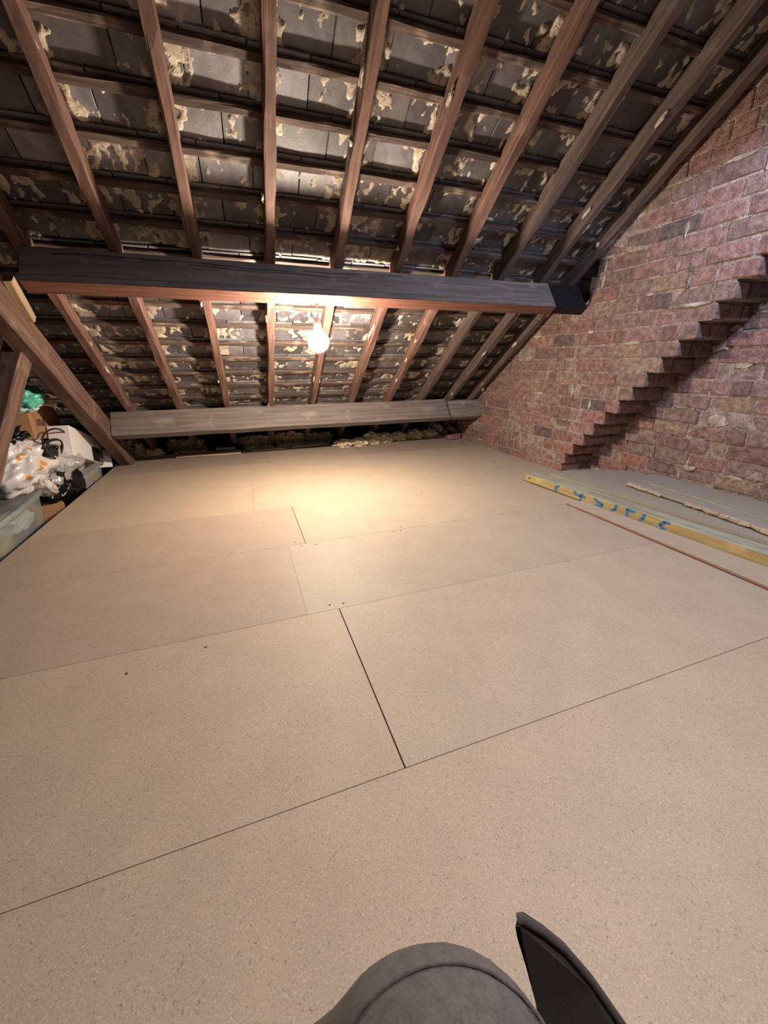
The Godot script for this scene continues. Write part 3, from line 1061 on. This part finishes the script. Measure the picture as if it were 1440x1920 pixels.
	for q in [-2.2, -0.8]:
		beam("batten", Vector3(2.68, 0.041, q), Vector3(3.15, 0.041, q), Vector3(0, 0, 0.03), Vector3(0, 0.031, 0), M.rafter_grey, t, 0.002, 4, 0.004, 617)
	# thin offcuts on the far edge of the floor
	var list := [
		[Vector3(-0.80, 0.012, -4.95), Vector3(-0.10, 0.016, -4.90), 0.10, "long pale board offcut on the far floor edge, at the left under the lower beam"],
		[Vector3(-0.38, 0.033, -5.10), Vector3(-0.16, 0.036, -5.06), 0.035, "small scrap of board lying on the long pale offcut at the far left edge"],
		[Vector3(0.02, 0.010, -4.99), Vector3(0.42, 0.012, -4.97), 0.06, "short board offcut at the middle of the far floor edge"],
		[Vector3(0.50, 0.010, -5.02), Vector3(0.92, 0.012, -5.04), 0.05, "board offcut at the far floor edge just left of the insulation row"],
	]
	for i in list.size():
		var l: Array = list[i]
		t = thing("board_offcut", l[3], "board offcut", (l[0] + l[1]) / 2 * Vector3(1, 0, 1), "offcuts along the far floor edge")
		beam("board", l[0], l[1], Vector3(0, 0, l[2]), Vector3(0, 0.010, 0), M.chip_raw if i % 2 else M.pale_wood, t, 0.004, 12, 0.003, 620 + i)


func build_insulation() -> void:
	var f := noise(1.6, 700, 5)
	var list := [
		[Vector3(-1.27, 0.07, -5.17), 0.10, 0.10, "yellow insulation tuft at the far left corner under the truss timber"],
		[Vector3(-1.10, 0.03, -5.14), 0.12, 0.045, "flat yellow insulation strip right beside the far left corner tuft"],
		[Vector3(1.16, 0.03, -4.84), 0.11, 0.05, "first yellow insulation clump from the left of the far row"],
		[Vector3(1.36, 0.035, -4.84), 0.11, 0.05, "second yellow insulation clump along the far floor edge"],
		[Vector3(1.56, 0.055, -4.90), 0.10, 0.075, "third insulation clump of the far row, the tallest"],
		[Vector3(1.76, 0.05, -4.92), 0.10, 0.06, "fourth insulation clump along the far floor edge"],
		[Vector3(1.98, 0.05, -4.96), 0.12, 0.055, "fifth insulation clump along the far floor edge"],
		[Vector3(2.22, 0.055, -4.99), 0.11, 0.065, "sixth insulation clump along the far floor edge"],
		[Vector3(2.44, 0.06, -5.01), 0.10, 0.06, "seventh insulation clump, next to the white rag"],
	]
	for l in list:
		var t := thing("insulation_clump", l[3], "insulation", l[0] * Vector3(1, 0, 1), "tufts of loft insulation along the eaves")
		var s := Shape.new()
		s.lump(l[0], Vector3(l[1], 0, 0.02), Vector3(0, l[2], 0), Vector3(0, 0, 0.08), f, 0.7, 0.5, 44, 26)
		put("fibre", s, M.insulation, t)
	var t := thing("rag", "small crumpled white rag at the right end of the insulation row", "rag", Vector3(2.62, 0, -5.2))
	var s := Shape.new()
	s.lump(Vector3(2.60, 0.055, -5.10), Vector3(0.085, 0.03, 0), Vector3(-0.02, 0.08, 0), Vector3(0, 0, 0.07), f, 1.0, 0.5, 40, 26)
	put("cloth", s, M.white_card, t)
	# dusty lumps in the dark beyond the floor's edge
	for q in [[-0.75, 0.13, "below the left part of the lower beam"], [0.1, 0.10, "behind the middle board offcut"], [0.55, 0.14, "straight below the bulb"], [0.9, 0.09, "beside the first yellow clump"]]:
		t = thing("insulation_clump", "dim brownish insulation lump in the dark gap, " + q[2], "insulation", Vector3(q[0], -0.05, -5.4), "dim insulation behind the floor edge")
		s = Shape.new()
		s.lump(Vector3(q[0], 0.02, -5.42), Vector3(0.2, 0, 0), Vector3(0, q[1], 0), Vector3(0, 0, 0.1), f, 0.7, 0.4, 30, 20)
		put("fibre", s, M.insulation, t)
	# broken brick spilling from the foot of the wall
	var rubble := [[Vector3(2.72, 0.035, -4.78), 0.10], [Vector3(2.62, 0.03, -4.98), 0.07], [Vector3(2.78, 0.11, -4.92), 0.08], [Vector3(2.76, 0.05, -5.1), 0.09], [Vector3(2.80, 0.18, -5.02), 0.06], [Vector3(2.55, 0.02, -5.08), 0.05]]
	for i in rubble.size():
		var q: Array = rubble[i]
		t = thing("brick_rubble", "broken brick end heaped in the far right corner below the lapped beam", "brick", q[0] - Vector3(0, 0.03, 0), "broken brick at the far right corner")
		s = Shape.new()
		var b := Basis(Vector3(0.3, 1, 0.2).normalized(), i * 1.3) * Basis(Vector3(1, 0, 0), 0.2 * (i % 3))
		s.box(q[0], b.x * q[1], b.y * 0.034, b.z * 0.055, 0.008, 0.006, rng)
		put("brick_end", s, M["brick%d" % [0, 6, 2, 8, 5, 3][i]], t)


# ---------------------------------------------------------------- the stored clutter at the left
func box_faces(s: Shape, at: Vector3, b: Basis, half: Vector3, cut := 0.004) -> void:
	s.box(at, b.x * half.x, b.y * half.y, b.z * half.z, cut)


func tub(label: String, at: Vector3, half: Vector3, turn: float, group: String, stuff: Array, sticker: bool) -> void:
	var t := thing("storage_tub", label, "storage tub", at - Vector3(0, half.y, 0), group)
	var b := Basis(Vector3.UP, turn)
	var s := Shape.new()
	# tapered open shell
	var ring := func(y: float, grow: float) -> PackedVector3Array:
		var r := PackedVector3Array()
		for k in 28:
			var th := TAU * k / 28
			var c := Vector2(cos(th), sin(th))
			c = Vector2(signf(c.x) * pow(absf(c.x), 0.25), signf(c.y) * pow(absf(c.y), 0.25))
			r.append(at + b * Vector3(c.x * half.x * grow, y, c.y * half.z * grow))
		return r
	var pts := PackedVector3Array()
	for q in [[-half.y, 0.02], [-half.y, 0.86], [-half.y * 0.4, 0.9], [half.y * 0.4, 0.95], [half.y * 0.86, 0.98]]:
		pts.append_array(ring.call(q[0], q[1]))
	s.smooth_grid(28, 5, pts, true, Vector2.ONE, at)
	put("tub_shell", s, M.milky, t)
	s = Shape.new()
	pts = PackedVector3Array()
	for q in [[half.y * 0.84, 1.0], [half.y * 0.84, 1.05], [half.y * 0.98, 1.05], [half.y, 1.0], [half.y * 0.95, 0.9], [half.y * 0.95, 0.02]]:
		pts.append_array(ring.call(q[0], q[1]))
	s.smooth_grid(28, 6, pts, true, Vector2.ONE, at)
	put("lid", s, M.milky, t)
	if sticker:
		s = Shape.new()
		s.box(at + b * Vector3(half.x * 0.925, -half.y * 0.45, -half.z * 0.5), b.x * 0.004, b.y * 0.03, b.z * 0.03, 0.001)
		put("sticker", s, M.white_card, t)
	var f := noise(1.2, 805, 3)
	for i in stuff.size():
		var q: Vector3 = stuff[i][0]
		s = Shape.new()
		s.lump(at + b * (q * half), b.x * half.x * 0.36, b.y * half.y * stuff[i][2], b.z * half.z * 0.36, f, 0.5, 0.2, 20, 14, 0.6)
		put("contents", s, M.contents[stuff[i][1]], t)


func build_clutter() -> void:
	var f := noise(1.1, 800, 5)
	var fine := noise(2.6, 801, 4)
	tub("clear plastic storage tub at the left picture edge, nearest the camera, under the printed bag", Vector3(-1.72, -0.08, -3.05), Vector3(0.25, 0.22, 0.42), 0.10, "storage tubs in the clutter", [[Vector3(0.3, -0.45, 0.35), 0, 0.4], [Vector3(0.35, 0.0, 0.5), 1, 0.2], [Vector3(0.3, -0.6, 0.75), 5, 0.3], [Vector3(-0.3, -0.3, 0.0), 0, 0.5], [Vector3(0.4, 0.2, -0.4), 6, 0.25]], true)
	tub("clear tote of colourful things, rightmost of the clutter below the white box", Vector3(-1.63, -0.11, -4.26), Vector3(0.20, 0.23, 0.32), -0.05, "storage tubs in the clutter", [[Vector3(0.45, 0.2, 0.1), 4, 0.45], [Vector3(0.45, -0.2, -0.35), 2, 0.4], [Vector3(0.42, 0.1, -0.6), 3, 0.5], [Vector3(0.2, 0.3, 0.6), 4, 0.3]], false)
	var t := thing("cardboard_box", "small brown cardboard box low down behind the deck edge, under the black bin bag", "cardboard box", Vector3(-1.55, -0.32, -3.56))
	var s := Shape.new()
	var b := Basis(Vector3.UP, 0.5)
	box_faces(s, Vector3(-1.57, -0.16, -3.58), b, Vector3(0.10, 0.15, 0.10))
	put("body", s, M.card, t)
	s = Shape.new()
	box_faces(s, Vector3(-1.57, -0.008, -3.58), b, Vector3(0.025, 0.002, 0.101), 0.001)
	put("tape", s, M.tape, t)
	t = thing("bin_bag", "shiny black bin bag bulging beside the deck edge under the printed white bag", "bin bag", Vector3(-1.58, -0.2, -3.80), "black bin bags in the clutter")
	s = Shape.new()
	s.lump(Vector3(-1.56, 0.06, -3.82), Vector3(0.17, 0, 0.03), Vector3(0, 0.24, 0), Vector3(0, 0, 0.26), f, 0.5, 0.16, 72, 46)
	put("sack", s, M.black_bag, t)
	t = thing("plastic_bag", "white plastic carrier bag printed with orange blotches, on top of the clear tub", "plastic bag", Vector3(-1.66, 0.14, -3.44))
	s = Shape.new()
	s.lump(Vector3(-1.63, 0.31, -3.50), Vector3(0.20, 0, -0.05), Vector3(0.02, 0.18, 0.0), Vector3(0.02, -0.03, 0.26), f, 0.42, 0.08, 80, 50)
	put("sack", s, M.printed_bag, t)
	s = Shape.new()
	s.lump(Vector3(-1.50, 0.135, -3.47), Vector3(0.07, 0, 0), Vector3(0, 0.07, 0.03), Vector3(0, 0.02, 0.06), fine, 0.5, 0.2, 36, 24)
	put("handle", s, M.printed_bag, t)
	t = thing("plastic_bag", "crinkled clear plastic bag between the printed white bag and the white box", "plastic bag", Vector3(-1.58, 0.15, -3.95))
	s = Shape.new()
	s.lump(Vector3(-1.52, 0.24, -3.90), Vector3(0.14, 0, 0), Vector3(0, 0.15, 0.05), Vector3(0.02, -0.05, 0.29), f, 0.5, 0.12, 72, 46)
	put("sack", s, M.clear, t)
	s = Shape.new()
	s.lump(Vector3(-1.54, 0.23, -3.90), Vector3(0.10, 0, 0), Vector3(0, 0.09, 0.04), Vector3(0.02, -0.04, 0.17), f, 0.5, 0.1, 40, 26)
	put("contents", s, M.contents[6], t)
	# white carton with a printed panel
	t = thing("white_carton", "white carton with a black printed panel, lying tilted under the sloping truss timber", "carton", Vector3(-1.63, 0.2, -4.32))
	b = Basis(Vector3.UP, 0.05) * Basis(Vector3.RIGHT, -0.32)
	var at := Vector3(-1.475, 0.295, -4.24)
	var half := Vector3(0.075, 0.125, 0.40)
	s = Shape.new()
	box_faces(s, at, b, half)
	put("body", s, M.white_card, t)
	s = Shape.new()
	box_faces(s, at + b * Vector3(half.x, -0.05, -0.22), b, Vector3(0.001, 0.068, 0.14), 0.0005)
	put("printed_panel", s, M.black_card, t)
	s = Shape.new()
	box_faces(s, at + b * Vector3(half.x + 0.001, -0.045, -0.33), b, Vector3(0.001, 0.06, 0.05), 0.0005)
	put("printed_picture", s, M.photo_print, t)
	s = Shape.new()
	box_faces(s, at + b * Vector3(half.x, 0.06, -0.20), b, Vector3(0.0008, 0.022, 0.006), 0.0004)
	put("printed_mark", s, M.ink, t)
	s = Shape.new()
	box_faces(s, at + b * Vector3(half.x * 0.6, -half.y * 0.5, -half.z - 0.02), b * Basis(Vector3.UP, 0.3), Vector3(0.09, 0.09, 0.004), 0.001)
	put("flap", s, M.white_card, t)
	# brown box with handwriting
	t = thing("cardboard_box", "brown cardboard box marked small in black pen, below the green bag", "cardboard box", Vector3(-1.72, 0.36, -4.02))
	b = Basis(Vector3.UP, 0.12) * Basis(Vector3.RIGHT, -0.12)
	at = Vector3(-1.69, 0.565, -3.96)
	half = Vector3(0.14, 0.13, 0.36)
	s = Shape.new()
	box_faces(s, at, b, half)
	put("body", s, M.card, t)
	s = Shape.new()
	box_faces(s, at + b * Vector3(half.x, 0, 0.27), b, Vector3(0.0012, half.y * 0.99, 0.028), 0.0005)
	put("tape", s, M.tape, t)
	s = Shape.new()
	box_faces(s, at + b * Vector3(half.x * 0.55, half.y + 0.004, -half.z - 0.02), b * Basis(Vector3.RIGHT, 0.5), Vector3(half.x * 0.45, 0.003, 0.06), 0.001)
	put("flap", s, M.card, t)
	var tm := TextMesh.new()
	tm.text = "small"
	var sf := SystemFont.new()
	sf.font_names = ["Droid Sans"]
	tm.font = sf
	tm.font_size = 32
	tm.pixel_size = 0.0023
	tm.depth = 0.002
	var tb := Basis(b * Vector3(0, 0, -1), b * Vector3(0, 1, 0), b * Vector3(1, 0, 0))
	copy_of("handwriting", tm, M.ink, t, at + b * Vector3(half.x + 0.001, 0.0, 0.15), tb)
	t = thing("bin_bag", "black plastic sack at the left, between the brown box and the leaning prop", "bin bag", Vector3(-1.72, 0.4, -3.66), "black bin bags in the clutter")
	s = Shape.new()
	s.lump(Vector3(-1.70, 0.49, -3.60), Vector3(0.14, 0, 0), Vector3(0, 0.11, 0), Vector3(0, 0, 0.15), fine, 0.6, 0.2, 64, 40)
	put("sack", s, M.black_bag, t)
	t = thing("plastic_bag", "crumpled green plastic bag on top of the pile, against the dark slates", "plastic bag", Vector3(-1.53, 0.72, -3.67))
	s = Shape.new()
	s.lump(Vector3(-1.53, 0.78, -3.67), Vector3(0.11, 0.0, 0), Vector3(0, 0.075, 0.02), Vector3(0.02, -0.035, 0.16), f, 0.5, 0.10, 64, 40)
	put("sack", s, M.green_bag, t)
	t = thing("plastic_bag", "pale blue and white plastic bag squeezed between green bag and brown box", "plastic bag", Vector3(-1.56, 0.69, -3.66))
	s = Shape.new()
	s.lump(Vector3(-1.56, 0.715, -3.66), Vector3(0.10, 0, 0), Vector3(0, 0.035, 0.01), Vector3(0, -0.01, 0.17), fine, 0.6, 0.2, 48, 30)
	put("sack", s, M.blue_white, t)
	# black headset-like gadget with its lead
	t = thing("cable_coil", "tangle of black lead and plug lying over the white carton and brown box", "cable", Vector3(-1.49, 0.40, -3.82))
	for k in 4:
		var path := PackedVector3Array()
		for i in 26:
			var th := lerpf(-0.4, [3.6, 3.2, 2.6, 4.2][k], i / 25.0)
			var r: float = [0.19, 0.10, 0.14, 0.07][k]
			path.append(Vector3(-1.44 + 0.006 * k, [0.40, 0.385, 0.37, 0.38][k], -3.74 + 0.05 * k) + Vector3(0.02 * sin(th * 2.0), sin(th) * r * 0.7, -cos(th) * r))
		s = Shape.new()
		s.tube(path, 0.007, 7)
		put("lead", s, M.wire, t)
	s = Shape.new()
	s.lump(Vector3(-1.45, 0.37, -3.62), Vector3(0.03, 0, 0), Vector3(0, 0.045, 0.02), Vector3(0, -0.02, 0.08), fine, 0.3, 0.1, 24, 16, 0.6)
	put("plug", s, M.ink, t)
	s = Shape.new()
	s.box(Vector3(-1.43, 0.40, -3.93), Vector3(0.006, 0, 0), Vector3(0, 0.05, 0.012), Vector3(0, -0.004, 0.012), 0.003)
	put("end_stop", s, M.ink, t)


# ---------------------------------------------------------------- the person holding the camera
func capsule(p: Vector3, a: Vector3, b: Vector3, ra: float, rb: float) -> float:
	var ab := b - a
	var t := clampf((p - a).dot(ab) / ab.length_squared(), 0, 1)
	return p.distance_to(a + ab * t) - lerpf(ra, rb, t)


func smin(a: float, b: float, k: float) -> float:
	var h := clampf(0.5 + 0.5 * (b - a) / k, 0, 1)
	return lerpf(b, a, h) - k * h * (1.0 - h)


func leg_field(p: Vector3) -> float:
	var d := capsule(p, Vector3(0.075, 0.395, -0.09), Vector3(0.02, 0.36, 0.36), 0.098, 0.135)
	d = smin(d, p.distance_to(Vector3(0.10, 0.40, -0.085)) - 0.092, 0.05)
	d = smin(d, capsule(p, Vector3(0.09, 0.36, -0.07), Vector3(0.10, 0.08, 0.02), 0.085, 0.052), 0.05)
	d = smin(d, capsule(p, Vector3(0.02, 0.36, 0.36), Vector3(-0.12, 0.40, 0.42), 0.14, 0.15), 0.08)
	d = smin(d, capsule(p, Vector3(0.05, 0.395, -0.125), Vector3(-0.10, 0.315, -0.115), 0.062, 0.078), 0.035)
	# folds in the cloth
	d += 0.0022 * sin(p.x * 60.0 + p.z * 45.0 + 3.0 * sin(p.y * 18.0)) * clampf((0.05 - p.x) * 14.0, 0.0, 1.0)
	return d


func surface_nets(lo: Vector3, hi: Vector3, cell: float, fn: Callable) -> Shape:
	var s := Shape.new()
	var n := Vector3i(((hi - lo) / cell).ceil())
	var val := PackedFloat32Array()
	val.resize((n.x + 1) * (n.y + 1) * (n.z + 1))
	var sx := 1
	var sy := n.x + 1
	var sz := (n.x + 1) * (n.y + 1)
	for z in n.z + 1:
		for y in n.y + 1:
			for x in n.x + 1:
				val[x + y * sy + z * sz] = fn.call(lo + Vector3(x, y, z) * cell)
	var where := {}
	for z in n.z:
		for y in n.y:
			for x in n.x:
				var at := x + y * sy + z * sz
				var sum := Vector3.ZERO
				var cnt := 0
				for e in 12:
					var ax := e / 4
					var o1 := e & 1
					var o2 := (e >> 1) & 1
					var p := Vector3i.ZERO
					p[(ax + 1) % 3] = o1
					p[(ax + 2) % 3] = o2
					var q := p
					q[ax] = 1
					var a := val[at + p.x + p.y * sy + p.z * sz]
					var b := val[at + q.x + q.y * sy + q.z * sz]
					if (a < 0) != (b < 0):
						sum += Vector3(p).lerp(Vector3(q), a / (a - b))
						cnt += 1
				if cnt:
					where[at] = s.v.size()
					var pos := lo + (Vector3(x, y, z) + sum / cnt) * cell
					s.v.append(pos)
					s.uv.append(Vector2.ZERO)
					var h := cell * 0.5
					s.n.append(Vector3(fn.call(pos + Vector3(h, 0, 0)) - fn.call(pos - Vector3(h, 0, 0)), fn.call(pos + Vector3(0, h, 0)) - fn.call(pos - Vector3(0, h, 0)), fn.call(pos + Vector3(0, 0, h)) - fn.call(pos - Vector3(0, 0, h))).normalized())
	var st := [sx, sy, sz]
	for z in range(1, n.z):
		for y in range(1, n.y):
			for x in range(1, n.x):
				var at := x + y * sy + z * sz
				for ax in 3:
					if (val[at] < 0) == (val[at + st[ax]] < 0):
						continue
					var u: int = st[(ax + 1) % 3]
					var w: int = st[(ax + 2) % 3]
					var q := [where[at], where[at - u], where[at - u - w], where[at - w]]
					for t in [[0, 1, 2], [0, 2, 3]]:
						var a: int = q[t[0]]
						var b: int = q[t[1]]
						var c: int = q[t[2]]
						if (s.v[c] - s.v[a]).cross(s.v[b] - s.v[a]).dot(s.n[a] + s.n[b] + s.n[c]) < 0:
							s.ix.append_array([a, c, b])
						else:
							s.ix.append_array([a, b, c])
	return s


func build_person() -> void:
	var t := thing("person", "seated person's bent knee in charcoal trousers with a stitched seam, at the bottom edge", "person", Vector3(0.1, 0, 0.05))
	put("body", surface_nets(Vector3(-0.36, 0.0, -0.24), Vector3(0.30, 0.58, 0.62), 0.0125, leg_field), M.trousers, t)
	# welt and stitches that follow the knee
	var centre := Vector3(0.085, 0.40, -0.09)
	var toward := Vector3(0.10, 0.62, -0.78).normalized()
	var ex := Vector3(1, 0, 0.22).normalized()
	var ey := toward.cross(ex).normalized()
	var welt := PackedVector3Array()
	for i in 41:
		var th := lerpf(-0.25, PI + 0.25, i / 40.0)
		var dir := (ex * cos(th) * 1.15 - ey * sin(th) * -0.32 + Vector3(0, 0.72, -0.20)).normalized()
		var r := 0.0
		while r < 0.3 and leg_field(centre + dir * r) < 0:
			r += 0.001
		welt.append(centre + dir * (r + 0.0005))
	var s := Shape.new()
	s.tube(welt, 0.0022, 6)
	put("seam", s, M.trousers, t)
	s = Shape.new()
	for i in range(1, 40):
		var d := (welt[i + 1] - welt[i - 1]).normalized()
		var up := (welt[i] - centre).normalized()
		s.box(welt[i] + Vector3(0, -0.001, 0.009), d * 0.0026, up * 0.0016, d.cross(up) * 0.0015, 0.0006)
	put("stitching", s, M.stitch, t)
	# boot under the knee
	s = Shape.new()
	s.lump(Vector3(0.10, 0.045, -0.04), Vector3(0.05, 0, 0), Vector3(0, 0.055, 0.0), Vector3(0, 0, 0.15), noise(1.0, 990, 2), 0.1, 0.0, 32, 20, 0.8)
	put("boot", s, M.boot, t)
	# stiff dark flap of cloth standing up beside the knee
	var o := PackedVector3Array([Vector3(0.200, 0.447, -0.160), Vector3(0.204, 0.449, -0.158), Vector3(0.228, 0.422, -0.150), Vector3(0.252, 0.394, -0.138), Vector3(0.275, 0.362, -0.118), Vector3(0.300, 0.320, -0.085), Vector3(0.32, 0.270, -0.03), Vector3(0.17, 0.270, -0.05), Vector3(0.2075, 0.335, -0.102), Vector3(0.2095, 0.375, -0.126), Vector3(0.206, 0.405, -0.142), Vector3(0.201, 0.435, -0.156)])
	s = Shape.new()
	s.plate(o, Vector3(0.010, 0.002, -0.008))
	var fl := put("pocket_flap", s, M.felt, t)
	fl.set_meta("label", "pointed black felt-like cloth flap standing up right of the knee")
	s = Shape.new()
	var edge := PackedVector3Array()
	for i in range(0, 7):
		edge.append(o[i] + Vector3(0.006, 0.001, -0.004))
	s.tube(edge, 0.005, 8)
	put("flap_edge", s, M.felt_edge, t)
